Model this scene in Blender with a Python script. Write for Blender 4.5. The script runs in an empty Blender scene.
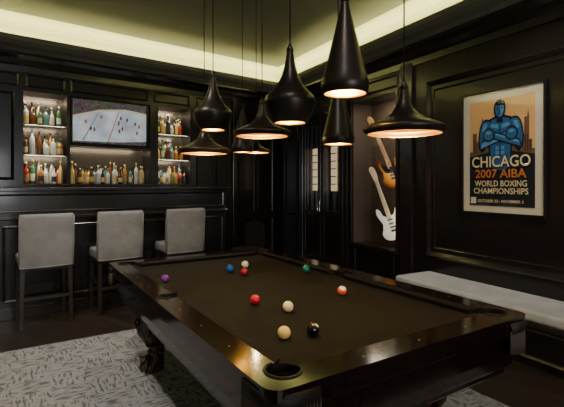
import bpy, bmesh, math, random
from mathutils import Vector, Matrix
random.seed(7)
scn=bpy.context.scene
col=scn.collection

# ---------------------------------------------------------------- materials
def mat(name,base=(.5,.5,.5),rough=.5,metal=0,spec=.5,coat=0,emis=None,es=0,trans=0,alpha=1,ior=1.45):
    m=bpy.data.materials.new(name); m.use_nodes=True
    b=m.node_tree.nodes['Principled BSDF']
    b.inputs['Base Color'].default_value=(*base,1)
    b.inputs['Roughness'].default_value=rough
    b.inputs['Metallic'].default_value=metal
    b.inputs['Specular IOR Level'].default_value=spec
    b.inputs['Coat Weight'].default_value=coat
    b.inputs['Coat Roughness'].default_value=.10
    b.inputs['Transmission Weight'].default_value=trans
    b.inputs['Alpha'].default_value=alpha
    b.inputs['IOR'].default_value=ior
    if emis:
        b.inputs['Emission Color'].default_value=(*emis,1)
        b.inputs['Emission Strength'].default_value=es
    return m
def nodes(m): return m.node_tree.nodes, m.node_tree.links, m.node_tree.nodes['Principled BSDF']
def wood(name,c1,c2,rough=.35,coat=.2,scale=(2,2,18),spec=.5):
    m=mat(name,c1,rough,coat=coat,spec=spec); n,l,b=nodes(m)
    tc=n.new('ShaderNodeTexCoord'); mp=n.new('ShaderNodeMapping'); mp.inputs['Scale'].default_value=scale
    nz=n.new('ShaderNodeTexNoise'); nz.inputs['Scale'].default_value=4; nz.inputs['Detail'].default_value=6
    nz.inputs['Distortion'].default_value=.6
    r=n.new('ShaderNodeValToRGB'); r.color_ramp.elements[0].position=.35; r.color_ramp.elements[1].position=.7
    r.color_ramp.elements[0].color=(*c1,1); r.color_ramp.elements[1].color=(*c2,1)
    l.new(tc.outputs['Object'],mp.inputs[0]); l.new(mp.outputs[0],nz.inputs[0]); l.new(nz.outputs[0],r.inputs[0]); l.new(r.outputs[0],b.inputs['Base Color'])
    return m
def fabric(name,c1,c2,scale=250,bump=.2,rough=.9,spec=.2):
    m=mat(name,c1,rough,spec=spec); n,l,b=nodes(m)
    tc=n.new('ShaderNodeTexCoord')
    nz=n.new('ShaderNodeTexNoise'); nz.inputs['Scale'].default_value=scale; nz.inputs['Detail'].default_value=3
    n2=n.new('ShaderNodeTexNoise'); n2.inputs['Scale'].default_value=6; n2.inputs['Detail'].default_value=4
    mx=n.new('ShaderNodeMath'); mx.operation='MULTIPLY'
    r=n.new('ShaderNodeValToRGB'); r.color_ramp.elements[0].position=.15; r.color_ramp.elements[1].position=.38
    r.color_ramp.elements[0].color=(*c1,1); r.color_ramp.elements[1].color=(*c2,1)
    bp=n.new('ShaderNodeBump'); bp.inputs['Strength'].default_value=bump; bp.inputs['Distance'].default_value=.002
    l.new(tc.outputs['Object'],nz.inputs[0]); l.new(tc.outputs['Object'],n2.inputs[0])
    l.new(nz.outputs[0],mx.inputs[0]); l.new(n2.outputs[0],mx.inputs[1]); l.new(mx.outputs[0],r.inputs[0])
    l.new(r.outputs[0],b.inputs['Base Color']); l.new(nz.outputs[0],bp.inputs['Height']); l.new(bp.outputs[0],b.inputs['Normal'])
    return m

M_WALL=wood('dark_panel_wood',(.007,.005,.005),(.015,.0105,.0098),.30,.3)
M_TRIM=wood('dark_trim_wood',(.012,.0085,.008),(.024,.017,.015),.24,.5)
M_BAR=wood('bar_wood',(.006,.0045,.005),(.012,.009,.009),.27,.35)
M_MAHOG=wood('mahogany_lacquer',(.004,.002,.0015),(.013,.005,.0035),.13,.3,(3,14,14),.4)
M_CARVE=wood('carved_mahogany',(.026,.011,.007),(.06,.025,.014),.24,.5,(14,14,14))  # table mahogany in a lighter colour, to offset the shade on the legs
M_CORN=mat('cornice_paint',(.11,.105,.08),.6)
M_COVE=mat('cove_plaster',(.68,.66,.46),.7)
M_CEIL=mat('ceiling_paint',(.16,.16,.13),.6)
M_BLACK=mat('black_frame',(.008,.008,.008),.3)
M_LEATH=mat('black_leather',(.008,.006,.005),.6,spec=.3)
M_FRINGE=mat('brown_leather_fringe',(.05,.034,.022),.7,spec=.3)
M_BRASS=mat('brass_hammered',(.95,.62,.12),.34,1)
n,l,b=nodes(M_BRASS)
vz=n.new('ShaderNodeTexVoronoi'); vz.inputs['Scale'].default_value=60
bp=n.new('ShaderNodeBump'); bp.inputs['Strength'].default_value=.3; bp.inputs['Distance'].default_value=.003
l.new(vz.outputs['Distance'],bp.inputs['Height']); l.new(bp.outputs[0],b.inputs['Normal'])
M_LAMP=mat('lamp_black',(.026,.020,.015),.36,.5)
M_BULB=mat('bulb',(1,.8,.5),.4,emis=(1,.75,.32),es=10)
M_CHROME=mat('chrome',(.6,.6,.6),.2,1)
M_LEG=wood('stool_leg_wood',(.014,.009,.006),(.028,.018,.012),.35,.2)
M_STOOL=fabric('grey_velvet',(.165,.16,.155),(.25,.243,.236))
M_CUSH=fabric('bench_fabric',(.38,.38,.38),(.50,.50,.50))
M_CLOTH=fabric('billiard_cloth',(.0090,.0076,.0062),(.0130,.0110,.0090),400,.1,.95,.12)
M_CASE=mat('case_lining',(.065,.046,.032),.7)

def glassmat(name,amt=.06):
    m=bpy.data.materials.new(name); m.use_nodes=True; n=m.node_tree.nodes; l=m.node_tree.links; n.clear()
    o=n.new('ShaderNodeOutputMaterial'); t=n.new('ShaderNodeBsdfTransparent'); g=n.new('ShaderNodeBsdfGlossy'); g.inputs['Roughness'].default_value=.03
    mx=n.new('ShaderNodeMixShader'); mx.inputs[0].default_value=amt; l.new(t.outputs[0],mx.inputs[1]); l.new(g.outputs[0],mx.inputs[2]); l.new(mx.outputs[0],o.inputs[0])
    return m
M_GLASS=glassmat('clear_glass',.04)
M_DGLASS=glassmat('door_glass',.16)

# floor
M_FLOOR=mat('dark_oak_floor',(.03,.02,.015),.30); n,l,b=nodes(M_FLOOR)
tc=n.new('ShaderNodeTexCoord'); mp=n.new('ShaderNodeMapping'); mp.inputs['Rotation'].default_value=(0,0,math.radians(35))
br=n.new('ShaderNodeTexBrick'); br.inputs['Scale'].default_value=1; br.inputs['Brick Width'].default_value=1.3; br.inputs['Row Height'].default_value=.13
br.inputs['Mortar Size'].default_value=.004; br.inputs['Color1'].default_value=(.036,.026,.019,1); br.inputs['Color2'].default_value=(.019,.013,.010,1); br.inputs['Mortar'].default_value=(.004,.003,.003,1)
l.new(tc.outputs['Object'],mp.inputs[0]); l.new(mp.outputs[0],br.inputs[0]); l.new(br.outputs[0],b.inputs['Base Color'])

# rug : grey wool with rows of dark scribbled dashes
M_RUG=mat('patterned_rug',(.4,.4,.4),.95,spec=.1); n,l,b=nodes(M_RUG)
tc=n.new('ShaderNodeTexCoord')
mp=n.new('ShaderNodeMapping'); mp.inputs['Scale'].default_value=(11,52,1)
nz=n.new('ShaderNodeTexNoise'); nz.inputs['Scale'].default_value=1; nz.inputs['Detail'].default_value=2.5; nz.inputs['Roughness'].default_value=.6
mp2=n.new('ShaderNodeMapping'); mp2.inputs['Scale'].default_value=(50,11,1)
nz2=n.new('ShaderNodeTexNoise'); nz2.inputs['Scale'].default_value=1; nz2.inputs['Detail'].default_value=2.5
wv=n.new('ShaderNodeTexChecker'); wv.inputs['Scale'].default_value=4.2
mxs=n.new('ShaderNodeMix'); mxs.data_type='FLOAT'
r=n.new('ShaderNodeValToRGB'); e=r.color_ramp.elements
e[0].position=.42; e[0].color=(.105,.103,.103,1); e[1].position=.49; e[1].color=(.25,.246,.242,1)
l.new(tc.outputs['Object'],mp.inputs[0]); l.new(tc.outputs['Object'],mp2.inputs[0]); l.new(tc.outputs['Object'],wv.inputs[0])
l.new(mp.outputs[0],nz.inputs[0]); l.new(mp2.outputs[0],nz2.inputs[0])
l.new(wv.outputs['Fac'],mxs.inputs[0]); l.new(nz.outputs[0],mxs.inputs[2]); l.new(nz2.outputs[0],mxs.inputs[3])
l.new(mxs.outputs[0],r.inputs[0]); l.new(r.outputs[0],b.inputs['Base Color'])

# ---------------------------------------------------------------- helpers
def empty(name,M=None):
    o=bpy.data.objects.new(name,None); o.empty_display_size=.1; col.objects.link(o)
    if M is not None: o.matrix_world=M
    return o
def obj(name,me,parent=None,mats=None,smooth=False,M=None):
    o=bpy.data.objects.new(name,me); col.objects.link(o)
    if parent: o.parent=parent
    if M is not None: o.matrix_local=M
    for m in (mats if isinstance(mats,(list,tuple)) else [mats]) if mats else []: me.materials.append(m)
    if smooth:
        for p in me.polygons: p.use_smooth=True
    return o
def bm_obj(name,bm,parent=None,mats=None,smooth=False,M=None):
    bmesh.ops.recalc_face_normals(bm,faces=bm.faces)
    me=bpy.data.meshes.new(name); bm.to_mesh(me); bm.free()
    return obj(name,me,parent,mats,smooth,M)
def bevel(o,w,seg=2):
    md=o.modifiers.new('b','BEVEL'); md.width=w; md.segments=seg; md.limit_method='ANGLE'; md.angle_limit=math.radians(35)
def box(name,parent,x0,x1,y0,y1,z0,z1,m,bev=0,seg=2,smooth=False):
    bm=bmesh.new(); bmesh.ops.create_cube(bm,size=1)
    for v in bm.verts:
        v.co=Vector(((x0+x1)/2+v.co.x*(x1-x0),(y0+y1)/2+v.co.y*(y1-y0),(z0+z1)/2+v.co.z*(z1-z0)))
    o=bm_obj(name,bm,parent,m,smooth)
    if bev: bevel(o,bev,seg)
    return o
def add_box(bm,x0,x1,y0,y1,z0,z1,mi=0):
    r=bmesh.ops.create_cube(bm,size=1)
    for v in r['verts']:
        v.co=Vector(((x0+x1)/2+v.co.x*(x1-x0),(y0+y1)/2+v.co.y*(y1-y0),(z0+z1)/2+v.co.z*(z1-z0)))
        for f in v.link_faces: f.material_index=mi
def add_lathe(bm,prof,c=(0,0,0),seg=24,mi=None,cap=True):
    rings=[]
    for r,z in prof:
        rings.append([bm.verts.new((c[0]+r*math.cos(2*math.pi*i/seg),c[1]+r*math.sin(2*math.pi*i/seg),c[2]+z)) for i in range(seg)])
    for k in range(len(rings)-1):
        a,b_=rings[k],rings[k+1]
        for i in range(seg):
            f=bm.faces.new((a[i],a[(i+1)%seg],b_[(i+1)%seg],b_[i])); f.smooth=True
            if mi is not None: f.material_index=mi[k] if isinstance(mi,(list,tuple)) else mi
    if cap:
        for rg,k in ((rings[0],0),(rings[-1],-1)):
            try:
                f=bm.faces.new(rg)
                if mi is not None: f.material_index=mi[k] if isinstance(mi,(list,tuple)) else mi
            except: pass
def lathe(name,parent,prof,m,c=(0,0,0),seg=32,cap=True):
    bm=bmesh.new(); add_lathe(bm,prof,c,seg,cap=cap); return bm_obj(name,bm,parent,m,True)
def tube(name,parent,pts,r,m,seg=8):
    bm=bmesh.new(); add_tube(bm,pts,r,seg); return bm_obj(name,bm,parent,m,True)
def add_tube(bm,pts,r,seg=8,mi=0):
    pts=[Vector(p) for p in pts]; rs=r if isinstance(r,(list,tuple)) else [r]*len(pts); rings=[]
    for i,p in enumerate(pts):
        d=(pts[min(i+1,len(pts)-1)]-pts[max(i-1,0)]).normalized()
        u=d.cross(Vector((0,0,1)) if abs(d.z)<.95 else Vector((1,0,0))).normalized(); v=d.cross(u)
        rings.append([bm.verts.new(p+(u*math.cos(2*math.pi*k/seg)+v*math.sin(2*math.pi*k/seg))*rs[i]) for k in range(seg)])
    for a,b_ in zip(rings,rings[1:]):
        for k in range(seg):
            f=bm.faces.new((a[k],a[(k+1)%seg],b_[(k+1)%seg],b_[k])); f.smooth=True; f.material_index=mi
    bm.faces.new(rings[0]).material_index=mi; bm.faces.new(rings[-1]).material_index=mi
def add_prism(bm,pts,y0,y1,axis='y',mi=0):
    """extrude 2D polygon pts=(x,z) along y (axis y) or pts=(x,y) along z"""
    def mk(p,h): return (p[0],h,p[1]) if axis=='y' else (p[0],p[1],h)
    a=[bm.verts.new(mk(p,y0)) for p in pts]; b_=[bm.verts.new(mk(p,y1)) for p in pts]
    n_=len(pts)
    for i in range(n_):
        bm.faces.new((a[i],a[(i+1)%n_],b_[(i+1)%n_],b_[i])).material_index=mi
    bm.faces.new(a).material_index=mi; bm.faces.new(b_).material_index=mi
def prism(name,parent,pts,y0,y1,m,axis='y',bev=0):
    bm=bmesh.new(); add_prism(bm,pts,y0,y1,axis); o=bm_obj(name,bm,parent,m)
    if bev: bevel(o,bev)
    return o
def catmull(pts,n_=6):
    out=[]; N=len(pts)
    for i in range(N):
        p0,p1,p2,p3=[Vector(pts[(i+k-1)%N]) for k in range(4)]
        for j in range(n_):
            t=j/n_
            out.append(tuple(.5*((2*p1)+(-p0+p2)*t+(2*p0-5*p1+4*p2-p3)*t*t+(-p0+3*p1-3*p2+p3)*t**3)))
    return out
def sweep(name,parent,corners,prof,m,closed=True):
    bm=bmesh.new(); N=len(corners); rings=[]
    C=[Vector(c) for c in corners]
    for i in range(N):
        d1=(C[i]-C[i-1]).normalized(); d2=(C[(i+1)%N]-C[i]).normalized()
        n1=Vector((-d1.y,d1.x)); n2=Vector((-d2.y,d2.x)); mm=(n1+n2); mm/=(1+n1.dot(n2))
        rings.append([bm.verts.new((C[i].x+mm.x*d,C[i].y+mm.y*d,z)) for d,z in prof])
    for i in range(N):
        a,b_=rings[i],rings[(i+1)%N]
        for k in range(len(prof)-1): bm.faces.new((a[k],b_[k],b_[k+1],a[k+1]))
    return bm_obj(name,bm,parent,m)
def moulding(name,parent,x0,x1,z0,z1,y,m,w=.035,t=.02):
    """raised rectangular panel moulding on plane y (room side = -y)"""
    prof=[(0,0),(0,t*.6),(w*.3,t),(w*.6,t*.7),(w,t*.25),(w,0)]
    bm=bmesh.new(); cs=[(x0,z0),(x1,z0),(x1,z1),(x0,z1)]; dirs=[(1,1),(-1,1),(-1,-1),(1,-1)]; rings=[]
    for (cx,cz),(dx,dz) in zip(cs,dirs):
        rings.append([bm.verts.new((cx+dx*d,y-h,cz+dz*d)) for d,h in prof])
    for i in range(4):
        a,b_=rings[i],rings[(i+1)%4]
        for k in range(len(prof)-1): bm.faces.new((a[k],b_[k],b_[k+1],a[k+1]))
    return bm_obj(name,bm,parent,m)
def frameM(o,x):
    x=Vector((x[0],x[1],0)).normalized(); z=Vector((0,0,1)); y=z.cross(x)
    M=Matrix.Identity(4)
    for i in range(3): M[i][0]=x[i]; M[i][1]=y[i]; M[i][2]=z[i]; M[i][3]=(o[0],o[1],o[2] if len(o)>2 else 0)[i]
    return M
def light(name,kind,M,energy,color=(1,1,1),parent=None,**kw):
    d=bpy.data.lights.new(name,kind); d.energy=energy; d.color=color
    for k,v in kw.items(): setattr(d,k,v)
    o=bpy.data.objects.new(name,d); col.objects.link(o)
    if parent: o.parent=parent; o.matrix_local=M
    else: o.matrix_world=M
    return o

# ---------------------------------------------------------------- room frames
C=(.026,7.9); L=(-4.93,4.085); FL=(-1.07,-2.92); FR=(5.81,-2.61)
poly=[C,L,FL,FR]
B=frameM((-3.74,5.0),(.7926,.6097))      # back wall: x right along wall, y outward
R=frameM(C,(.482,-.876))                 # right wall: x toward camera side, y outward
TOP=3.5
def slab(name,z0,z1,m):
    cx=sum(p[0] for p in poly)/4; cy=sum(p[1] for p in poly)/4
    pts=[(cx+(p[0]-cx)*1.12,cy+(p[1]-cy)*1.12) for p in poly]
    return prism(name,None,pts,z0,z1,m,'z')
slab('floor',-.1,0,M_FLOOR); slab('ceiling',TOP,TOP+.1,M_CEIL)

# back wall (bar niche cut into it)
wb=empty('wall_back',B)
S0,S1,S2,S3=.60,1.10,2.235,2.88
box('niche_rear',wb,-1.6,5.2,.36,.46,0,TOP,M_WALL)
box('left_block',wb,-1.6,S0,0,.36,0,TOP,M_WALL)
box('right_block',wb,S3,5.0,0,.36,0,TOP,M_WALL)
box('header',wb,S0,S3,0,.36,2.63,TOP,M_WALL)
for i,(a,b_) in enumerate([(-1.2,-.4),(-.3,.5)]): moulding(f'panel_{i}',wb,a,b_,1.5,2.6,0,M_TRIM)
for i,(a,b_) in enumerate([(.62,1.08),(1.14,2.19),(2.28,2.86),(2.98,3.62),(3.75,4.5),(-.3,.55)]): moulding(f'head_panel_{i}',wb,a,b_,2.68,2.84,0,M_TRIM,.025,.014)
for i,(a,b_) in enumerate([(2.98,3.27),(3.33,3.62),(3.75,4.1),(4.17,4.5)]):
    moulding(f'tall_panel_{i}',wb,a,b_,.95,2.58,0,M_TRIM,.03); moulding(f'low_panel_{i}',wb,a,b_,.2,.85,0,M_TRIM,.03)
box('pilaster',wb,3.64,3.73,-.05,0,0,2.9,M_TRIM,.006)

# right wall
wr=empty('wall_right',R)
G0,G1,GZ0,GZ1=2.06,2.94,.62,2.60
D0,D1,DZ0,DZ1=.83,1.75,1.03,2.40
box('far_block',wr,-.6,D0,0,.4,0,TOP,M_WALL); box('mid_block',wr,D1,G0,0,.4,0,TOP,M_WALL)
box('under_door_glass',wr,D0,D1,0,.4,0,DZ0,M_WALL); box('over_door_glass',wr,D0,D1,0,.4,DZ1,TOP,M_WALL)
box('door_recess_rear',wr,D0,D1,.12,.4,DZ0,DZ1,M_WALL)
box('near_block',wr,G1,12.3,0,.4,0,TOP,M_WALL)
box('under_case',wr,G0,G1,0,.4,0,GZ0,M_WALL); box('over_case',wr,G0,G1,0,.4,GZ1,TOP,M_WALL)
box('case_rear',wr,G0,G1,.34,.4,GZ0,GZ1,M_CASE)
box('case_side_lining',wr,G0,G0+.01,.0,.34,GZ0,GZ1,M_CASE)
moulding('poster_panel',wr,3.42,5.75,.62,2.62,0,M_TRIM,.06,.03)
moulding('poster_panel_inner',wr,3.52,5.65,.72,2.52,0,M_TRIM,.02,.01)
moulding('near_panel',wr,5.95,8.2,.62,2.62,0,M_TRIM,.06,.03)
moulding('under_case_panel',wr,2.1,2.9,.16,.54,0,M_TRIM,.03,.018)
moulding('over_case_panel',wr,2.05,2.95,2.67,2.83,0,M_TRIM,.025,.014)
moulding('over_door_panel',wr,.72,1.85,2.67,2.83,0,M_TRIM,.025,.014)
moulding('corner_panel',wr,.1,.55,.9,2.6,0,M_TRIM,.03)
for i,x in enumerate([.62,1.90,3.02,5.82]): box(f'pilaster_{i}',wr,x,x+(.07 if i<2 else .2 if i==2 else .1),-.04,0,0,2.9,M_TRIM,.006)

wl=box('wall_left',None,0,8.6,0,.2,0,TOP,M_WALL)
wl.matrix_world=frameM((-1.07-.0,-2.92),( -3.86,7.005)) 
wf=box('wall_front',None,0,7.2,0,.2,0,TOP,M_WALL); wf.matrix_world=frameM((5.95,-2.61),(-7.02,-.31))

# crown, cornice, cove
sweep('trim_crown',None,poly,[(0,2.86),(.025,2.86),(.03,2.93),(.06,2.95),(.09,3.0),(.15,3.04),(.15,3.07),(.0,3.08)],M_TRIM)
sweep('trim_cornice',None,poly,[(.0,3.07),(.17,3.07),(.20,3.10),(.27,3.13),(.31,3.17),(.31,3.23),(.29,3.23),(.27,3.13),(.0,3.13)],M_CORN)
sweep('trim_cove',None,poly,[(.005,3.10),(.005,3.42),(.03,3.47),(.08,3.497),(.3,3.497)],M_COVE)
for side,M,a,b_ in (('back',B,-1.4,4.7),('right',R,.4,11.5)):
    o=box('baseboard_'+side,None,a,b_,-.02,0,0,.14,M_TRIM,.004); o.matrix_world=M
# cove LED tape (area lights lying in trough, facing up)
def cove_light(name,p0,p1,e_):
    p0=Vector((*p0,0)); p1=Vector((*p1,0)); d=(p1-p0).normalized(); nrm=Vector((-d.y,d.x,0))
    c=(p0+p1)/2+nrm*.15; c.z=3.16
    x=d; z=(Vector((0,0,-1))+nrm*.25).normalized(); y=z.cross(x)
    M=Matrix(((x.x,y.x,z.x,c.x),(x.y,y.y,z.y,c.y),(x.z,y.z,z.z,c.z),(0,0,0,1)))
    light(name,'AREA',M,e_,(1,.95,.40),shape='RECTANGLE',size=(p1-p0).length-.5,size_y=.05)
cove_light('cove_light_back',C,L,42); cove_light('cove_light_right',FR,C,84); cove_light('cove_light_left',L,FL,38)

# ---------------------------------------------------------------- glazed double door on right wall
dr=empty('door_1',R)
M_GLOW=mat('door_glow',(.5,.42,.3),.5,emis=(1,.74,.42),es=.75)  # emission imitating a warm reflection in the door glass
for j,(x0,x1,z0,z1) in enumerate([(.70,.75,0,2.56),(1.83,1.88,0,2.56),(.75,1.83,2.5,2.56)]):
    box(f'casing_{j}',dr,x0,x1,-.05,-.001,z0,z1,M_TRIM,.006)
for i,(a,b_) in enumerate([(.75,1.28),(1.30,1.83)]):
    for j,(x0,x1,z0,z1) in enumerate([(a,a+.08,.02,2.5),(b_-.08,b_,.02,2.5),(a+.08,b_-.08,.02,.35),(a+.08,b_-.08,2.4,2.5),(a+.08,b_-.08,.95,1.03)]):
        box(f'leaf{i}_rail{j}',dr,x0,x1,-.04,-.001,z0,z1,M_TRIM,.004)
    box(f'pane_{i}',dr,a+.08,b_-.08,-.02,-.018,1.03,2.4,M_DGLASS)
    box(f'panel_{i}',dr,a+.08,b_-.08,-.025,-.001,.35,.95,M_WALL)
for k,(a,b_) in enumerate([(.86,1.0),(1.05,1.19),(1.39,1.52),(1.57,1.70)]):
    box(f'glow_panel_{k}',dr,a,b_,.09,.115,1.34,2.04,M_GLOW)  # added glowing panel behind the glass, no real window there
    for q in range(5): box(f'glow_bar_{k}_{q}',dr,a,b_,.08,.09,1.44+q*.12,1.455+q*.12,M_TRIM)  # dark bars that break up the added glow
for k,x in enumerate((1.26,1.32)): tube(f'handle_{k}',dr,[(x,-.045,1.0),(x,-.08,1.02),(x,-.08,1.18),(x,-.045,1.2)],.008,M_CHROME)

# ---------------------------------------------------------------- guitar display case
gc=empty('guitar_display_case',R)
for j,(x0,x1,z0,z1) in enumerate([(G0-.05,G0,GZ0-.05,GZ1+.05),(G1,G1+.05,GZ0-.05,GZ1+.05),(G0,G1,GZ0-.05,GZ0),(G0,G1,GZ1,GZ1+.05)]):
    box(f'frame_{j}',gc,x0,x1,-.035,-.001,z0,z1,M_TRIM,.005)
box('glass',gc,G0,G1,-.012,-.008,GZ0,GZ1,M_GLASS)
light('case_light','AREA',Matrix.Translation((G1-.3,.05,GZ1-.02))@Matrix.Rotation(math.radians(10),4,'X'),7,(1,.84,.62),gc,shape='RECTANGLE',size=.5,size_y=.08)
# lit strip standing in the near front corner of the case, washing the guitars
light('case_light_side','AREA',Matrix.Translation((G1-.03,.03,1.5))@Vector((-.75,.66,0)).to_track_quat('-Z','Y').to_matrix().to_4x4(),4,(1,.88,.70),gc,shape='RECTANGLE',size=.04,size_y=1.7)

M_WHITE=mat('white_plastic',(.75,.73,.68),.3)
M_GWHITE=mat('guitar_white',(.8,.78,.74),.15,coat=.6)
M_MAPLE=mat('maple',(.40,.22,.09),.3,coat=.4)
M_MAPLE2=mat('pale_maple',(.62,.50,.36),.3,coat=.4)
def guitar(name,cx,cy,cz,yaw,rot,body,guard,neck,scale=1.0):
    e_=empty(name,R@Matrix.Translation((cx,cy,cz))@Matrix.Rotation(yaw,4,'Z')@Matrix.Rotation(rot,4,'Y')@Matrix.Scale(scale,4))
    out=[(0,-.22),(.10,-.215),(.155,-.16),(.165,-.09),(.13,-.02),(.115,.04),(.135,.10),(.135,.17),(.115,.185),(.075,.12),(.03,.10),(-.03,.10),(-.08,.13),(-.10,.20),(-.135,.235),(-.155,.17),(-.135,.08),(-.115,.02),(-.135,-.05),(-.165,-.11),(-.14,-.18),(-.08,-.215)]
    o=prism('body',e_,catmull(out,4),0,.042,body,bev=.008)
    gd=[(-.02,-.02),(.03,-.10),(.09,-.15),(.115,-.09),(.08,-.02),(.07,.05),(.09,.12),(.05,.10),(-.02,.09),(-.07,.12),(-.10,.15),(-.10,.06),(-.07,.0)]
    prism('pickguard',e_,catmull(gd,4),-.004,0,guard)
    for k,z in enumerate((-.05,.0,.05)): box(f'pickup_{k}',e_,-.035,.035,-.012,-.004,z-.008,z+.008,M_BLACK)
    box('bridge',e_,-.035,.035,-.014,0,-.11,-.085,M_CHROME)
    for k,(x,z) in enumerate([(.06,-.09),(.08,-.12),(.09,-.06)]): box(f'knob_{k}',e_,x-.01,x+.01,-.016,-.004,z-.01,z+.01,M_CHROME,.004)
    prism('neck',e_,[(-.028,.06),(.028,.06),(.022,.60),(-.022,.60)],-.012,.012,neck,bev=.004)
    for k in range(12): box(f'fret_{k}',e_,-.025,.025,-.0135,-.012,.14+k*.038,.142+k*.038,M_CHROME)
    hs=[(-.022,.595),(.022,.595),(.03,.62),(.035,.66),(.03,.76),(.0,.80),(-.03,.795),(-.045,.765),(-.04,.72),(-.03,.64)]
    prism('headstock',e_,catmull(hs,3),-.004,.012,neck,bev=.003)
    for k in range(6): tube(f'peg_{k}',e_,[(-.03,.004,.64+k*.022),(-.06,.004,.645+k*.022)],[.003,.007],M_CHROME,6)
    for k in range(6): tube(f'string_{k}',e_,[(-.018+k*.0072,-.016,-.10),(-.014+k*.0056,-.015,.6)],.0008,M_CHROME,4)
    tube('wall_bracket',e_,[(0,.012,.61),(0,.11,.61)],.008,M_CHROME,6)
    return e_
M_SUN=mat('sunburst',(.4,.2,.05),.15,coat=.6); n,l,b=nodes(M_SUN)
tc=n.new('ShaderNodeTexCoord'); vl=n.new('ShaderNodeVectorMath'); vl.operation='LENGTH'
mpp=n.new('ShaderNodeMapping'); mpp.inputs['Scale'].default_value=(1,0,.8)
r=n.new('ShaderNodeValToRGB'); e=r.color_ramp.elements; e[0].position=.06; e[0].color=(.75,.33,.06,1); e[1].position=.18; e[1].color=(.10,.02,.008,1)
l.new(tc.outputs['Object'],mpp.inputs[0]); l.new(mpp.outputs[0],vl.inputs[0]); l.new(vl.outputs['Value'],r.inputs[0]); l.new(r.outputs[0],b.inputs['Base Color'])
guitar('electric_guitar',2.68,.15,.93,math.radians(34),math.radians(-20),M_GWHITE,M_WHITE,M_MAPLE2)
guitar('electric_guitar',2.68,.15,1.62,math.radians(34),math.radians(-22),M_SUN,M_BLACK,M_MAPLE)

# ---------------------------------------------------------------- framed boxing poster
PX0,PX1,PZ0,PZ1=4.342-.434,4.342+.434,1.15,2.372
ps=empty('framed_boxing_poster',R@Matrix.Translation((PX0,0,PZ0)))
PW,PH=PX1-PX0,PZ1-PZ0
M_MAT=mat('mat_board',(.64,.57,.42),.8); M_TAN=mat('poster_tan',(.72,.40,.14),.7)
M_NAVY=mat('poster_black',(.008,.010,.016),.6); M_BLUE=mat('poster_blue',(.025,.11,.26),.6); M_LBLUE=mat('poster_light_blue',(.09,.28,.45),.6)
M_CREAM=mat('poster_cream',(.80,.64,.34),.6); M_ORG=mat('poster_orange',(.65,.18,.03),.6); M_BRN=mat('poster_brown',(.16,.085,.04),.6)
fw=.022
for j,(x0,x1,z0,z1) in enumerate([(0,fw,0,PH),(PW-fw,PW,0,PH),(fw,PW-fw,0,fw),(fw,PW-fw,PH-fw,PH)]):
    box(f'frame_{j}',ps,x0,x1,-.04,-.002,z0,z1,M_BLACK,.003)
box('mat_board',ps,fw,PW-fw,-.022,-.004,fw,PH-fw,M_MAT)
ix0,ix1,iz0,iz1=.10,PW-.10,.085,PH-.10
IW,IH=ix1-ix0,iz1-iz0
box('print',ps,ix0,ix1,-.024,-.021,iz0,iz1,M_TAN)
def pu(u,v): return (ix0+u*IW, iz0+v*IH)
_ly=[-.0245]
def flat(name,pts,m,sm=0):
    pts=[pu(*p) for p in pts]
    if sm: pts=catmull(pts,sm)
    _ly[0]-=.00025
    return prism(name,ps,pts,_ly[0],_ly[0]+.0002,m)
sky=[(0,.0),(1,0),(1,.52),(.96,.52),(.96,.60),(.92,.60),(.92,.80),(.905,.87),(.89,.80),(.85,.80),(.85,.66),(.80,.66),(.80,.74),(.70,.74),(.70,.58),(.3,.58),(.3,.76),(.22,.76),(.22,.84),(.205,.84),(.205,.76),(.17,.76),(.17,.62),(.12,.62),(.12,.7),(.05,.7),(.05,.52),(0,.52)]
flat('skyline',sky,M_BRN)
for k in range(9):
    u=[.07,.10,.19,.23,.76,.78,.86,.895,.93][k]; flat(f'building_lines_{k}',[(u,.5),(u+.012,.5),(u+.012,.60 if k in (1,8) else .64),(u,.60 if k in (1,8) else .64)],M_NAVY)
flat('dark_field',[(0,0),(1,0),(1,.47),(.5,.53),(0,.47)],M_NAVY)
# boxer: torso, deltoids, arms folded in front with gloves at each elbow, head, shorts hidden by lettering
flat('torso_outline',[(.36,.36),(.64,.36),(.68,.55),(.72,.78),(.58,.84),(.5,.85),(.42,.84),(.28,.78),(.32,.55)],M_NAVY,4)
flat('torso',[(.38,.36),(.62,.36),(.655,.55),(.69,.77),(.57,.82),(.5,.83),(.43,.82),(.31,.77),(.345,.55)],M_BLUE,4)
for i,s in enumerate((-1,1)):
    f=lambda u: .5+s*u
    flat(f'arm_outline_{i}',[(f(.14),.80),(f(.25),.82),(f(.32),.76),(f(.35),.64),(f(.33),.54),(f(.25),.52),(f(.21),.60),(f(.20),.70)],M_NAVY,4)
    flat(f'arm_{i}',[(f(.15),.785),(f(.25),.80),(f(.30),.755),(f(.33),.64),(f(.31),.56),(f(.26),.54),(f(.23),.60),(f(.22),.70)],M_BLUE,4)
    flat(f'deltoid_light_{i}',[(f(.20),.775),(f(.26),.775),(f(.285),.72),(f(.25),.71)],M_LBLUE,4)
    flat(f'chest_light_{i}',[(f(.02),.76),(f(.14),.775),(f(.15),.745),(f(.03),.72)],M_LBLUE)
    flat(f'rib_line_{i}',[(f(.16),.50),(f(.175),.50),(f(.19),.60),(f(.175),.60)],M_NAVY)
    for q in range(2): flat(f'ab_{i}_{q}',[(f(.015),.48+q*.045),(f(.07),.483+q*.045),(f(.07),.515+q*.045),(f(.015),.515+q*.045)],M_LBLUE)
flat('centre_line',[(.494,.46),(.506,.46),(.506,.72),(.494,.72)],M_NAVY)
flat('forearm_low_outline',[(.17,.53),(.20,.61),(.60,.70),(.64,.63)],M_NAVY)
flat('forearm_low',[(.19,.545),(.21,.60),(.60,.685),(.62,.64)],M_LBLUE)
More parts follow.
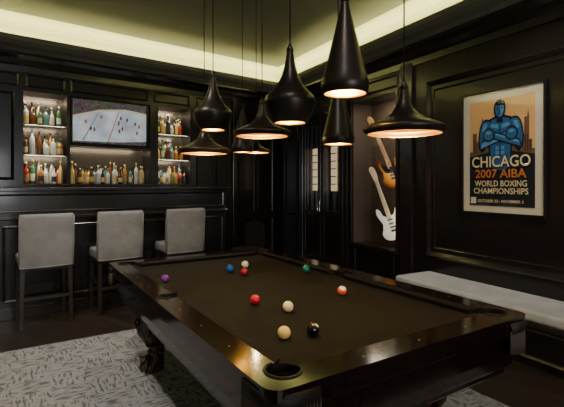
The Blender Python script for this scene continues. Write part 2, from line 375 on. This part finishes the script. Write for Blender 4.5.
flat('forearm_up_outline',[(.83,.53),(.80,.61),(.42,.70),(.38,.63)],M_NAVY)
flat('forearm_up',[(.81,.545),(.79,.60),(.42,.685),(.40,.64)],M_BLUE)
flat('forearm_up_light',[(.78,.575),(.78,.60),(.44,.68),(.43,.665)],M_LBLUE)
for i,(gx,gy) in enumerate(((.67,.67),(.33,.67))):
    s=1 if i==0 else -1
    flat(f'glove_outline_{i}',[(gx-s*.09,gy-.03),(gx,gy-.065),(gx+s*.08,gy-.045),(gx+s*.10,gy+.015),(gx+s*.05,gy+.06),(gx-s*.05,gy+.055)],M_NAVY,4)
    flat(f'glove_{i}',[(gx-s*.07,gy-.02),(gx,gy-.05),(gx+s*.065,gy-.033),(gx+s*.08,gy+.012),(gx+s*.04,gy+.045),(gx-s*.04,gy+.04)],M_BLUE,4)
    flat(f'glove_light_{i}',[(gx-s*.03,gy+.01),(gx+s*.03,gy+.01),(gx+s*.045,gy+.028),(gx-s*.02,gy+.032)],M_LBLUE,3)
flat('neck',[(.45,.78),(.55,.78),(.54,.86),(.46,.86)],M_NAVY)
flat('head_outline',[(.5,.81),(.565,.84),(.59,.90),(.57,.97),(.5,.99),(.43,.97),(.41,.90),(.435,.84)],M_NAVY,4)
flat('face',[(.5,.825),(.55,.85),(.57,.90),(.555,.945),(.5,.955),(.445,.945),(.43,.90),(.45,.85)],M_BLUE,4)
flat('face_light',[(.505,.835),(.54,.855),(.56,.90),(.545,.935),(.51,.94)],M_LBLUE,3)
flat('headband',[(.43,.935),(.57,.935),(.565,.955),(.435,.955)],M_NAVY)
for i,s in enumerate((-1,1)):
    f=lambda u: .5+s*u
    flat(f'eye_{i}',[(f(.015),.905),(f(.05),.91),(f(.045),.92),(f(.015),.917)],M_NAVY)
flat('nose',[(.49,.875),(.512,.875),(.506,.905),(.495,.905)],M_NAVY); flat('mouth',[(.47,.855),(.53,.855),(.525,.863),(.475,.863)],M_NAVY)
def text(name,s,u,v,w,h,m,dy=0):
    cu=bpy.data.curves.new(name,'FONT'); cu.body=s; cu.size=1; cu.offset=.012; cu.resolution_u=3
    to=bpy.data.objects.new('t',cu); col.objects.link(to); bpy.context.view_layer.update()
    dg=bpy.context.evaluated_depsgraph_get(); me=bpy.data.meshes.new_from_object(to.evaluated_get(dg)); bpy.data.objects.remove(to)
    xs=[q.co.x for q in me.vertices]; ys=[q.co.y for q in me.vertices]; a,b_,c,d=min(xs),max(xs),min(ys),max(ys)
    X0,Z0=pu(u-w/2,v); 
    for q in me.vertices: q.co=Vector((X0+(q.co.x-a)/(b_-a)*w*IW,_ly[0]-.0005-dy,Z0+(q.co.y-c)/(d-c)*h*IH))
    me.materials.clear()
    return obj(name,me,ps,m)
text('word_city_shadow','CHICAGO',.51,.355,.92,.12,M_NAVY)
text('word_city','CHICAGO',.5,.365,.90,.105,M_CREAM,.0004)
text('word_year','2007 AIBA',.5,.265,.78,.08,M_ORG)
text('word_world','WORLD BOXING',.5,.185,.80,.055,M_CREAM)
text('word_champ','CHAMPIONSHIPS',.5,.115,.84,.055,M_CREAM)
text('word_small','OCTOBER 23 - NOVEMBER 3',.5,.035,.7,.025,M_CREAM)
flat('logo',[(.03,.02),(.12,.02),(.12,.08),(.03,.08)],M_MAT)
box('glazing',ps,fw,PW-fw,-.0425,-.0415,fw,PH-fw,M_GLASS)

# ---------------------------------------------------------------- bench
bn=empty('upholstered_bench',R)
b0,b1,bd=3.45,8.6,.52
box('base',bn,b0+.02,b1,-bd+.04,-.001,0.0,.36,M_BAR,.005)
box('top_rail',bn,b0,b1,-bd,-.001,.33,.37,M_TRIM,.006)
for k in range(4): moulding(f'panel_{k}',bn,b0+.1+k*1.27,b0+1.27+k*1.27,.06,.30,-bd+.04,M_TRIM,.03,.015)
o=box('cushion',bn,b0,b1,-bd-.01,-.005,.37,.46,M_CUSH,.03,4); 

# ---------------------------------------------------------------- bar shelving, TV, bottles
sh=empty('back_bar_shelving',B)
M_NICHE=mat('niche_rear_glass',(.07,.055,.04),.25,.5)
M_SHELF=mat('shelf_glass',(.25,.27,.24),.15)
box('base_cabinet',sh,S0,S3,.02,.355,0,1.43,M_BAR)
box('divider_left',sh,S1-.0,S1+.04,.0,.355,1.43,2.628,M_WALL)
box('divider_right',sh,S2,S2+.12,.0,.355,1.43,2.628,M_WALL)
box('rear_mirror',sh,S0,S3,.345,.356,1.43,2.628,M_NICHE)
box('tv_backing',sh,S1+.04,S2,.05,.345,1.97,2.628,M_WALL)
for nm,(a,b_) in {'l':(S0+.003,S1-.003),'r':(S2+.123,S3-.003)}.items():
    for k,z in enumerate((1.83,2.22)): box(f'shelf_{nm}_{k}',sh,a,b_,.04,.343,z-.012,z,M_SHELF)
box('niche_counter',sh,S0,S3,-.02,.343,1.43,1.45,M_TRIM,.004)
for nm,a,b_,zt,en in (('l',S0,S1,2.62,6),('r',S2+.12,S3,2.62,6),('m',S1+.04,S2,1.96,7),('l2',S0,S1,2.205,4),('l3',S0,S1,1.815,4),('r2',S2+.12,S3,2.205,4),('r3',S2+.12,S3,1.815,4)):
    light(f'shelf_light_{nm}','AREA',Matrix.Translation(((a+b_)/2,.03,zt))@Matrix.Rotation(math.radians(28),4,'X'),en*.58,(1,.88,.66),sh,shape='RECTANGLE',size=(b_-a)*.9,size_y=.02)

cols=[('amber',(.40,.17,.03)),('green',(.05,.16,.05)),('clear',(.42,.46,.45)),('brown',(.12,.045,.015)),('gold',(.60,.38,.10)),('pale',(.62,.62,.55)),('teal',(.08,.2,.2)),('clear2',(.5,.5,.46)),('black',(.02,.02,.02)),('red',(.35,.03,.02))]
bm_m=[mat('bottle_'+a,c,.12,spec=.7,coat=.3) for a,c in cols]
lab=[mat('label_'+a,c,.6) for a,c in (('white',(.7,.68,.6)),('cream',(.6,.48,.27)),('tan',(.35,.2,.08)),('black',(.03,.03,.03)),('yellow',(.65,.45,.08)))]
NB=len(bm_m); bb=bmesh.new()
def bottle(x,y,z,hmax):
    h=random.uniform(.20,.33); h=min(h,hmax); r=random.uniform(.024,.038); g=random.randrange(NB); la=NB+random.randrange(len(lab))
    if random.random()<.3: la=g
    sh_=random.uniform(.50,.68); cp=random.choice([NB,8,NB+3,NB+4,NB+2])
    prof=[(r*.9,0),(r,.01),(r,h*.12),(r,h*.42),(r,h*sh_),(r*.85,h*(sh_+.06)),(r*.38,h*(sh_+.16)),(r*.33,h*.9),(r*.38,h*.9),(r*.38,h)]
    add_lathe(bb,prof,(x,y,z),12,[g,g,la,g,g,g,g,cp,cp])
def row(a,b_,z,hmax):
    for dy in (.25,.13):
        x=a+.04
        while x<b_-.035:
            bottle(x+random.uniform(-.005,.005),dy+random.uniform(-.02,.02),z,hmax); x+=random.uniform(.070,.088)
for a,b_ in ((S0,S1),(S2+.12,S3)):
    for z in (1.451,1.831,2.221): row(a,b_,z,.34)
row(S1+.05,S2,1.451,.33)
bm_obj('liquor_bottles',bb,None,bm_m+lab).matrix_world=B

tv=empty('television',B)
TX0,TX1,TZ0,TZ1=1.148,2.185,1.995,2.622
box('bezel',tv,TX0,TX1,-.01,.045,TZ0,TZ1,M_BLACK,.006)
def em(name,c,s): return mat(name,(0,0,0),.3,emis=c,es=s)
E_ICE=em('screen_ice',(.66,.74,.80),.62); E_DK=em('screen_stands',(.06,.05,.06),.6); E_RED=em('screen_red',(.7,.12,.10),.5); E_BL=em('screen_blue',(.10,.18,.5),.5); E_Y=em('screen_board',(.75,.68,.45),.6)
n,l,b=nodes(E_ICE); nz=n.new('ShaderNodeTexNoise'); nz.inputs['Scale'].default_value=5; tc=n.new('ShaderNodeTexCoord'); l.new(tc.outputs['Object'],nz.inputs['Vector'])
r=n.new('ShaderNodeValToRGB'); r.color_ramp.elements[0].position=.3; r.color_ramp.elements[0].color=(.45,.50,.56,1); r.color_ramp.elements[1].position=.7; r.color_ramp.elements[1].color=(.85,.92,.95,1)
l.new(nz.outputs[0],r.inputs[0]); l.new(r.outputs[0],b.inputs['Emission Color'])
n,l,b=nodes(E_DK); vz=n.new('ShaderNodeTexVoronoi'); vz.inputs['Scale'].default_value=55; tc=n.new('ShaderNodeTexCoord'); l.new(tc.outputs['Object'],vz.inputs[0])
hs=n.new('ShaderNodeMix'); hs.data_type='RGBA'; hs.blend_type='MULTIPLY'; hs.inputs[0].default_value=1; hs.inputs[7].default_value=(.22,.18,.18,1); l.new(vz.outputs['Color'],hs.inputs[6]); l.new(hs.outputs[2],b.inputs['Emission Color'])
TW,TH=TX1-TX0-.04,TZ1-TZ0-.04
def tp(u,v): return (TX0+.02+u*TW,TZ0+.02+v*TH)
def scr(name,pts,m,k): prism(name,tv,[tp(*p) for p in pts],-.0105-.0008*k,-.0103-.0008*k+.0004,m)
scr('ice',[(0,0),(1,0),(1,1),(0,1)],E_ICE,0)
scr('stands',[(0,.62),(.35,.80),(.7,.86),(1,.80),(1,1),(0,1)],E_DK,1)
scr('boards',[(0,.57),(.35,.75),(.7,.81),(1,.75),(1,.80),(.7,.86),(.35,.80),(0,.62)],E_Y,2)
scr('red_line',[(.45,.05),(.465,.05),(.615,.81),(.605,.81)],E_RED,2)
scr('blue_line',[(.12,.05),(.135,.05),(.33,.73),(.322,.73)],E_BL,2)
scr('near_boards',[(.0,0),(1,0),(1,.10),(.6,.05),(0,.03)],E_DK,3)
for k in range(13):
    u,v=random.uniform(.12,.9),random.uniform(.18,.66); m=random.choice([E_RED,E_DK,E_BL,E_DK])
    scr(f'player_{k}',[(u,v),(u+.022,v),(u+.026,v+.07),(u+.012,v+.10),(u-.004,v+.07)],m,4)

# ---------------------------------------------------------------- bar counter
bar=empty('bar_counter',B)
box('body',bar,-1.1,3.02,-.88,-.55,0,1.37,M_BAR)
box('top',bar,-1.12,3.06,-.92,-.50,1.37,1.41,M_BAR,.008)
box('arm_rail',bar,-1.1,3.04,-.915,-.88,1.06,1.10,M_TRIM,.01)
box('plinth',bar,-1.1,3.03,-.895,-.88,0,.12,M_TRIM,.004)
for k in range(6): moulding(f'panel_{k}',bar,-1.05+k*.68,-1.05+k*.68+.62,.18,1.0,-.88,M_TRIM,.03,.015)
moulding('riser_panel',bar,-1.05,2.98,1.14,1.34,-.88,M_BAR,.02,.008)

# ---------------------------------------------------------------- bar stools
def stool(s):
    e_=empty('bar_stool',B@Matrix.Translation((s,-1.12,0)))   # local +y = toward bar, -y = room (back of the stool)
    W=.247
    prof=[(-.155,.60),(-.225,.60),(-.235,.80),(-.250,1.00),(-.265,1.10),(-.262,1.135),(-.240,1.15),(-.205,1.14),(-.190,1.10),(-.175,1.0),(-.160,.80)]
    bm=bmesh.new(); N=9; rings=[]
    for i in range(N):
        u=-1+2*i/(N-1); x=u*W*(1.0); cv=.025*(u*u)
        rings.append([bm.verts.new((x,y+cv,z)) for y,z in prof])
    for a,b_ in zip(rings,rings[1:]):
        for k in range(len(prof)): bm.faces.new((a[k],a[(k+1)%len(prof)],b_[(k+1)%len(prof)],b_[k]))
    bm.faces.new(rings[0]); bm.faces.new(rings[-1])
    o=bm_obj('backrest',bm,e_,M_STOOL,True); bevel(o,.014,3)
    bm=bmesh.new()
    for sx in (-1,1): add_tube(bm,[(sx*W,-.205,.61),(sx*W,-.213,.8),(sx*W,-.228,1.0),(sx*W,-.235,1.12)],.006,6)
    add_tube(bm,[(-W,-.205,.605),(-W*.5,-.222,.605),(0,-.229,.605),(W*.5,-.222,.605),(W,-.205,.605)],.006,6)
    bm_obj('piping',bm,e_,M_STOOL,True)
    box('seat',e_,-W,W,-.18,.20,.60,.72,M_STOOL,.03,4,True)
    box('seat_frame',e_,-W+.01,W-.01,-.19,.19,.565,.60,M_LEG,.004)
    for k,(x,y) in enumerate([(-1,-1),(1,-1),(-1,1),(1,1)]):
        bm=bmesh.new(); r=bmesh.ops.create_cube(bm,size=1)
        for v in r['verts']:
            top=v.co.z>0; h=.021 if top else .015
            cx=x*(.217 if top else .227); cy=(y*.17 if top else (y*.175 - (.03 if y<0 else 0)))
            v.co=Vector((cx+(h if v.co.x>0 else -h),cy+(h if v.co.y>0 else -h),.585 if top else 0))
        bm_obj(f'leg_{k}',bm,e_,M_LEG)
    for nm,a in {'front':(-.222,.222,.16,.185,.20,.235),'rear':(-.222,.222,-.20,-.18,.27,.30),'left':(-.234,-.214,-.19,.17,.32,.35),'right':(.214,.234,-.19,.17,.32,.35)}.items():
        box('stretcher_'+nm,e_,*a,M_LEG,.003)
for s in (.6635,1.40,2.19): stool(s)

# corner side chair
cc=empty('side_chair',frameM((-.55,6.65),(.7926,-.6097)))
M_CHAIR=fabric('chair_dark_fabric',(.014,.012,.011),(.022,.019,.018))
box('seat',cc,-.20,.20,-.2,.2,.38,.46,M_CHAIR,.03,3,True)
prism('backrest',cc,catmull([(-.19,.46),(-.20,.74),(-.15,.83),(0,.85),(.15,.83),(.20,.74),(.19,.46),(0,.45)],4),.16,.21,M_CHAIR,bev=.015)
for k,(x,y) in enumerate([(-1,-1),(1,-1),(-1,1),(1,1)]): tube(f'leg_{k}',cc,[(x*.17,y*.16,.39),(x*.19,y*.18,0)],[.02,.013],M_LEG,8)

# ---------------------------------------------------------------- rug
TM=frameM((-.099,2.815),(.5373,-.8434))
rg=box('area_rug',None,-1.92,1.95,-2.3,1.29,.001,.012,M_RUG,.004); rg.matrix_world=TM

# ---------------------------------------------------------------- pool table
pt=empty('pool_table',TM@Matrix.Translation((0,0,.0125)))
LX,LY=1.305,.755; ZR=.79; RW=.13; CW=.048
PXi,PYi=LX-RW,LY-RW
def applymods(o):
    bpy.context.view_layer.update(); dg=bpy.context.evaluated_depsgraph_get(); me=bpy.data.meshes.new_from_object(o.evaluated_get(dg)); o.modifiers.clear(); o.data=me
# rail frame
bm=bmesh.new()
ch=.06
outer=[]
for sx,sy in ((1,1),(-1,1),(-1,-1),(1,-1)):
    a0={(1,1):0,(-1,1):90,(-1,-1):180,(1,-1):270}[(sx,sy)]
    for k in range(7):
        a=math.radians(a0+k*15); outer.append((sx*(LX-ch)+ch*math.cos(a),sy*(LY-ch)+ch*math.sin(a)))
add_prism(bm,outer,ZR-.075,ZR,'z'); fr=bm_obj('rail_frame',bm,pt,M_MAHOG)
pockets=[(sx*(PXi+.005),sy*(PYi+.005),.066) for sx in (-1,1) for sy in (-1,1)]+[(0,sy*(PYi+.035),.056) for sy in (-1,1)]
cb=bmesh.new(); add_box(cb,-PXi,PXi,-PYi,PYi,.5,1.0); cut1=bm_obj('c1',cb)
cb=bmesh.new()
for x,y,r_ in pockets: add_lathe(cb,[(r_,.4),(r_,1.0)],(x,y,0),28)
cut2=bm_obj('c2',cb)
for c_ in (cut1,cut2): c_.matrix_world=pt.matrix_world.copy()
for c_ in (cut1,cut2):
    md=fr.modifiers.new('bo','BOOLEAN'); md.operation='DIFFERENCE'; md.object=c_; md.solver='EXACT'
md=fr.modifiers.new('bv','BEVEL'); md.width=.009; md.segments=3; md.limit_method='ANGLE'; md.angle_limit=math.radians(50)
applymods(fr)
for c_ in (cut1,cut2): bpy.data.objects.remove(c_)
# bed cloth
bm=bmesh.new(); add_box(bm,-PXi-.02,PXi+.02,-PYi-.02,PYi+.02,ZR-.085,ZR-.034); bed=bm_obj('bed_cloth',bm,pt,M_CLOTH)
cb=bmesh.new()
for x,y,r_ in pockets: add_lathe(cb,[(r_-.006,.4),(r_-.006,1.0)],(x,y,0),28)
cut=bm_obj('c3',cb); cut.matrix_world=pt.matrix_world.copy()
md=bed.modifiers.new('bo','BOOLEAN'); md.object=cut; md.solver='EXACT'; applymods(bed); bpy.data.objects.remove(cut)
# cushions (mitred, nose-profiled)
def cushion(name,a0,a1,edge,axis,sg):
    prof=[(0,ZR-.002),(CW*.8,ZR-.004),(CW,ZR-.010),(CW*.75,ZR-.034),(0,ZR-.034)]
    bm=bmesh.new(); rings=[]
    for end,(a,d) in enumerate(((a0,1),(a1,-1))):
        ring=[]
        for o_,z in prof:
            t_=a+d*o_*.8
            ring.append(bm.verts.new((t_,sg*(edge-o_),z) if axis=='x' else (sg*(edge-o_),t_,z)))
        rings.append(ring)
    for k in range(5): bm.faces.new((rings[0][k],rings[0][(k+1)%5],rings[1][(k+1)%5],rings[1][k]))
    bm.faces.new(rings[0]); bm.faces.new(rings[1]); bm_obj(name,bm,pt,M_CLOTH)
for i,sg in enumerate((-1,1)):
    cushion(f'cushion_a{i}',-PXi+.062,-.055,PYi,'x',sg); cushion(f'cushion_b{i}',.055,PXi-.062,PYi,'x',sg)
    cushion(f'cushion_c{i}',-PYi+.062,PYi-.062,PXi,'y',sg)
# rail sights
bm=bmesh.new()
for sy in (-1,1):
    for k in (1,2,3,5,6,7):
        x=-PXi+k*2*PXi/8; add_lathe(bm,[(.004,ZR-.001),(.004,ZR+.0006)],(x,sy*(LY-.06),0),8)
for sx in (-1,1):
    for k in (1,2,3): add_lathe(bm,[(.004,ZR-.001),(.004,ZR+.0006)],(sx*(LX-.06),-PYi+k*2*PYi/4,0),8)
bm_obj('rail_sights',bm,pt,mat('mother_of_pearl',(.2,.18,.15),.3))
# apron
cor=[(LX,LY),(-LX,LY),(-LX,-LY),(LX,-LY)]
sweep('apron',pt,cor,[(.03,ZR-.06),(.025,ZR-.075),(.028,ZR-.095),(.045,ZR-.105),(.05,ZR-.20),(.06,ZR-.255),(.085,ZR-.285),(.085,ZR-.30),(.10,ZR-.315),(.16,ZR-.33),(.35,ZR-.33)],M_MAHOG)
# pockets
def ring_arc(bm,c,R_,r_,a0,a1,n_=20,mi=0,z=0):
    add_tube(bm,[(c[0]+R_*math.cos(a0+(a1-a0)*k/n_),c[1]+R_*math.sin(a0+(a1-a0)*k/n_),z) for k in range(n_+1)],r_,8,mi)
for i,(x,y,r_) in enumerate(pockets):
    bm=bmesh.new()
    add_lathe(bm,[(r_-.002,ZR-.005),(r_-.004,ZR-.06),(r_-.008,ZR-.13),(.02,ZR-.19)],(x,y,0),24,cap=False)
    add_lathe(bm,[(.02,ZR-.19),(.0005,ZR-.192)],(x,y,0),24,cap=False)
    if i<4:
        ac=math.atan2(y/abs(y),x/abs(x)); sp=math.radians(128)
    else: ac=math.pi/2*(y/abs(y)); sp=math.radians(85)
    ring_arc(bm,(x,y),r_,.006,ac-sp,ac+sp,24,0,ZR)
    bm_obj(f'pocket_{i}',bm,pt,M_LEATH,True)
    if i<4:   # leather shield with fringe wrapping the corner
        bm=bmesh.new(); sx,sy=x/abs(x),y/abs(y)
        cx,cy=sx*(LX-.10),sy*(LY-.10); path=[]
        path.append((sx*(LX-.19),sy*LY)); 
        for k in range(9):
            a=k*math.pi/16; path.append((cx+sx*.10*math.sin(a),cy+sy*.10*math.cos(a)))
        path.append((sx*LX,sy*(LY-.19)))
        top=[bm.verts.new((px*1.004,py*1.004,ZR-.018)) for px,py in path]; bot=[bm.verts.new((px*1.002,py*1.002,ZR-.085)) for px,py in path]
        mid=[bm.verts.new((px*1.010,py*1.010,ZR-.05)) for px,py in path]
        for A_,B_ in ((top,mid),(mid,bot)):
            for k in range(len(path)-1): bm.faces.new((A_[k],A_[k+1],B_[k+1],B_[k])).smooth=True
        so=bm_obj(f'pocket_shield_{i}',bm,pt,M_LEATH); sd=so.modifiers.new('s','SOLIDIFY'); sd.thickness=.006; sd.offset=0
        bm=bmesh.new()
        P=[Vector(p) for p in path]; Ls=[0]
        for a_,b_ in zip(P,P[1:]): Ls.append(Ls[-1]+(b_-a_).length)
        n_=24
        for k in range(n_+1):
            d=Ls[-1]*k/n_
            j=max(q for q in range(len(Ls)-1) if Ls[q]<=d+1e-9); tt=(d-Ls[j])/(Ls[j+1]-Ls[j]); p=P[j].lerp(P[j+1],tt)*1.006
            ln=.085+.02*math.sin(math.pi*k/n_)
            add_tube(bm,[(p.x,p.y,ZR-.055),(p.x,p.y,ZR-.075-ln*.6),(p.x*.999,p.y*.999,ZR-.075-ln)],[.004,.0055,.0068],6)
        bm_obj(f'pocket_fringe_{i}',bm,pt,M_FRINGE,True)
# under-frame + legs
box('underframe',pt,-1.02,1.02,-.5,.5,.40,.50,M_MAHOG,.01)
def leg(i,sx,sy):
    st=[(.49,-.02,.115),(.44,.0,.125),(.38,.025,.12),(.31,.035,.098),(.24,.02,.07),(.18,.0,.052),(.13,-.005,.045),(.09,.01,.06),(.05,.03,.078),(.02,.03,.075),(.0,.025,.06)]
    bm=bmesh.new(); rings=[]
    NS=32
    for z,of,h in st:
        cx,cy=sx*(.86+of*.7),sy*(.48+of*.7); rg_=[]
        for k in range(NS):
            a=2*math.pi*k/NS; flu=1+(.06 if k%2 else -.05)*(1 if .16<z<.46 else 0)     # fluted knee
            rg_.append(bm.verts.new((cx+h*flu*math.copysign(abs(math.cos(a))**.7,math.cos(a)),cy+h*flu*math.copysign(abs(math.sin(a))**.7,math.sin(a)),z)))
        rings.append(rg_)
    for a,b_ in zip(rings,rings[1:]):
        for k in range(NS): bm.faces.new((a[k],a[(k+1)%NS],b_[(k+1)%NS],b_[k])).smooth=True
    bm.faces.new(rings[0]); bm.faces.new(rings[-1])
    cx,cy=sx*.865,sy*.485
    ring_arc(bm,(cx,cy),.055,.013,0,2*math.pi,16,0,.15); ring_arc(bm,(cx,cy),.070,.012,0,2*math.pi,16,0,.205)
    ring_arc(bm,(sx*.86,sy*.48),.128,.012,0,2*math.pi,24,0,.455)
    for k in range(5):
        a=math.atan2(sy,sx)+math.radians(-80+40*k); c_,s_=math.cos(a),math.sin(a); fx,fy=sx*.88,sy*.50
        add_tube(bm,[(fx+.045*c_,fy+.045*s_,.11),(fx+.085*c_,fy+.085*s_,.075),(fx+.095*c_,fy+.095*s_,.035),(fx+.088*c_,fy+.088*s_,.008)],[.014,.018,.015,.006],8)
    for k in range(7):
        a=math.atan2(sy,sx)+math.radians(-105+35*k); c_,s_=math.cos(a),math.sin(a)
        add_tube(bm,[(sx*.86+.115*c_,sy*.48+.115*s_,.47),(sx*.88+.125*c_,sy*.5+.125*s_,.38),(sx*.88+.10*c_,sy*.5+.10*s_,.29),(sx*.87+.06*c_,sy*.49+.06*s_,.20)],[.010,.020,.015,.008],8)
    bm_obj(f'leg_{i}',bm,pt,M_CARVE,True)
for i,(sx,sy) in enumerate(((-1,-1),(1,-1),(-1,1),(1,1))): leg(i,sx,sy)

# balls
ZB=ZR-.034+.0125
M_BALLW=mat('ball_ivory',(.85,.80,.66),.08,coat=.5)
def ball(nm,x,y,c,stripe=None,rx=.5):
    m=mat('ball_'+nm,c,.08,coat=.5)
    R_=.0290
    e_=bmesh.new(); bmesh.ops.create_uvsphere(e_,u_segments=32,v_segments=24,radius=R_)
    for f in e_.faces:
        z=f.calc_center_median()
        if stripe and abs(z.z)>.020: f.material_index=1
        if z.y>.0268 : f.material_index=1
    o=bm_obj('billiard_ball',e_,None,[m,M_BALLW],True)
    o.matrix_world=Matrix.Translation((x,y,ZB+R_))@Matrix.Rotation(rx*.6,4,'Z')@Matrix.Rotation(rx,4,'X')
for a in [('purple',-.807,2.93,(.12,.02,.20),0,.9),('blue',-.401,3.275,(.01,.06,.32),0,1.2),('white',-.301,3.458,(.85,.80,.66),0,0),('maroon',-.283,3.164,(.25,.01,.015),0,.7),
          ('green',.185,3.275,(.005,.16,.10),0,1.4),('red',-.152,2.40,(.5,.008,.03),0,.6),('yellow',.032,2.263,(.85,.66,.32),0,.4),('amber',.009,1.868,(.88,.56,.16),0,.5),
          ('black',.139,1.907,(.006,.006,.007),0,2.3),('orange',.367,2.60,(.80,.10,.03),1,.5)]: ball(*a)

# ---------------------------------------------------------------- pendants
PR={'wide':[(.160,0),(.174,.010),(.180,.022),(.178,.030),(.150,.044),(.105,.062),(.065,.086),(.040,.114),(.026,.15),(.019,.185),(.016,.20)],
    'fat':[(.072,0),(.090,.022),(.108,.054),(.119,.090),(.120,.103),(.108,.125),(.080,.152),(.055,.185),(.038,.222),(.027,.262),(.020,.30),(.016,.33)],
    'tall':[(.084,0),(.092,.014),(.095,.032),(.094,.044),(.084,.075),(.072,.125),(.058,.18),(.043,.24),(.030,.295),(.021,.335),(.016,.365)]}
def pendant(kind,x,y,z,en=5,sc=1.0,yaw=0):
    e_=empty('pendant_lamp',Matrix.Translation((x,y,z))@Matrix.Scale(sc,4)); pr=PR[kind]; H=pr[-1][1]
    lathe('shade',e_,pr,M_LAMP,cap=False,seg=40)
    lathe('brass_lining',e_,[(pr[0][0],0)]+[(max(r-.003,.004),zz+.0005) for r,zz in pr[:-1]]+[(.004,H-.004)],M_BRASS,cap=False,seg=40)
    lathe('neck_cap',e_,[(.017,H-.003),(.017,H+.012),(.007,H+.03),(.003,H+.05)],M_BLACK)
    lathe('socket',e_,[(.014,H*.55),(.016,H*.42 if kind!='wide' else .075)],M_BLACK,seg=16)
    zb={'wide':.05,'fat':.10,'tall':.10}[kind]
    bm=bmesh.new(); bmesh.ops.create_uvsphere(bm,u_segments=16,v_segments=12,radius=.02)
    for v in bm.verts: v.co.z+=zb
    bm_obj('bulb',bm,e_,M_BULB,True)
    tube('cord',e_,[(0,0,H+.04),(0,0,(3.495-z)/sc)],.0035/sc,M_BLACK,6)
    lathe('ceiling_rose',e_,[(.03,(3.475-z)/sc),(.03,(3.497-z)/sc)],M_BLACK,seg=16)
    light('bulb_light','POINT',Matrix.Translation((0,0,zb-.028)),en*1.35,(1,.76,.32),e_,shadow_soft_size=.018)
pendant('wide',.537,1.87,1.67,7)
pendant('tall',.249,1.68,1.805,6)
pendant('fat',.037,1.96,1.73,7)
pendant('tall',.323,2.45,1.677,5)
pendant('wide',-.124,2.64,1.745,6)
pendant('fat',-.422,2.60,1.778,6)
pendant('wide',-.540,2.95,1.66,5)
pendant('tall',-.340,3.65,1.72,4)
pendant('wide',-.24,3.95,1.74,4,.75)

# ---------------------------------------------------------------- added fill lights, out of view: ceiling spots & framed area light
M_FILL=mat('fill_spot_lens',(1,1,1),.4,emis=(1,.9,.75),es=3)
def add_fill_spot(x,y,tx,ty,tz,en,size=70,c=(1,.92,.82)):  # added fill spot with a small unseen fitting in the ceiling
    e_=empty('unseen_fill_spot',Matrix.Translation((x,y,3.44)))
    lathe('ring',e_,[(.045,.03),(.06,.03),(.065,.045),(.065,.056)],M_CORN,seg=24,cap=False)
    lathe('lens',e_,[(.046,.045),(.0005,.045)],M_FILL,seg=20,cap=False)
    d=Vector((tx-x,ty-y,tz-3.44)); M=d.to_track_quat('-Z','Y').to_matrix().to_4x4()
    light('spot','SPOT',M,en,c,e_,spot_size=math.radians(size),spot_blend=.8,shadow_soft_size=.05)
add_fill_spot(-2.0,3.2,-2.2,3.9,.5,150,80)
add_fill_spot(-1.0,4.2,-1.4,4.8,.8,110,80)
add_fill_spot(-1.4,1.9,-1.7,2.9,0,230,95)
add_fill_spot(1.6,2.9,2.2,4.0,1.75,100,60)
add_fill_spot(1.9,1.4,2.2,2.9,.4,120,85)
add_fill_spot(.9,4.4,1.3,5.6,1.4,60,75)
add_fill_spot(0,.6,0,2.2,.8,60,80)
wn=empty('fill_light_frame',frameM((3.9,-2.69),(-7.02,-.31)))  # frame added behind the camera to hold an area fill light
for j,a in enumerate([(0,.08,.8,2.6),(2.72,2.8,.8,2.6),(.08,2.72,.8,.88),(.08,2.72,2.52,2.6),(1.36,1.44,.88,2.52)]):
    box(f'frame_{j}',wn,a[0],a[1],-.06,-.001,a[2],a[3],M_CORN,.004)
box('pane',wn,.08,2.72,-.02,-.01,.88,2.52,mat('fill_frame_pane',(.02,.03,.05),.05))
light('fill_area_light','AREA',Matrix.Translation((1.4,-.08,1.7))@Matrix.Rotation(math.radians(-90),4,'X'),120,(.95,.97,1),wn,shape='RECTANGLE',size=2.5,size_y=1.6)  # soft fill from the added frame

w=bpy.data.worlds.new('world'); scn.world=w; w.use_nodes=True; w.node_tree.nodes['Background'].inputs[0].default_value=(.05,.05,.06,1)

# ---------------------------------------------------------------- camera
cd=bpy.data.cameras.new('camera'); cam=bpy.data.objects.new('camera',cd); col.objects.link(cam)
cam.location=(0,0,1.45); cam.rotation_euler=(math.radians(90),0,0)
cd.sensor_width=36; cd.lens=425/564*36; cd.shift_y=-19.5/564; cd.clip_start=.02
scn.camera=cam
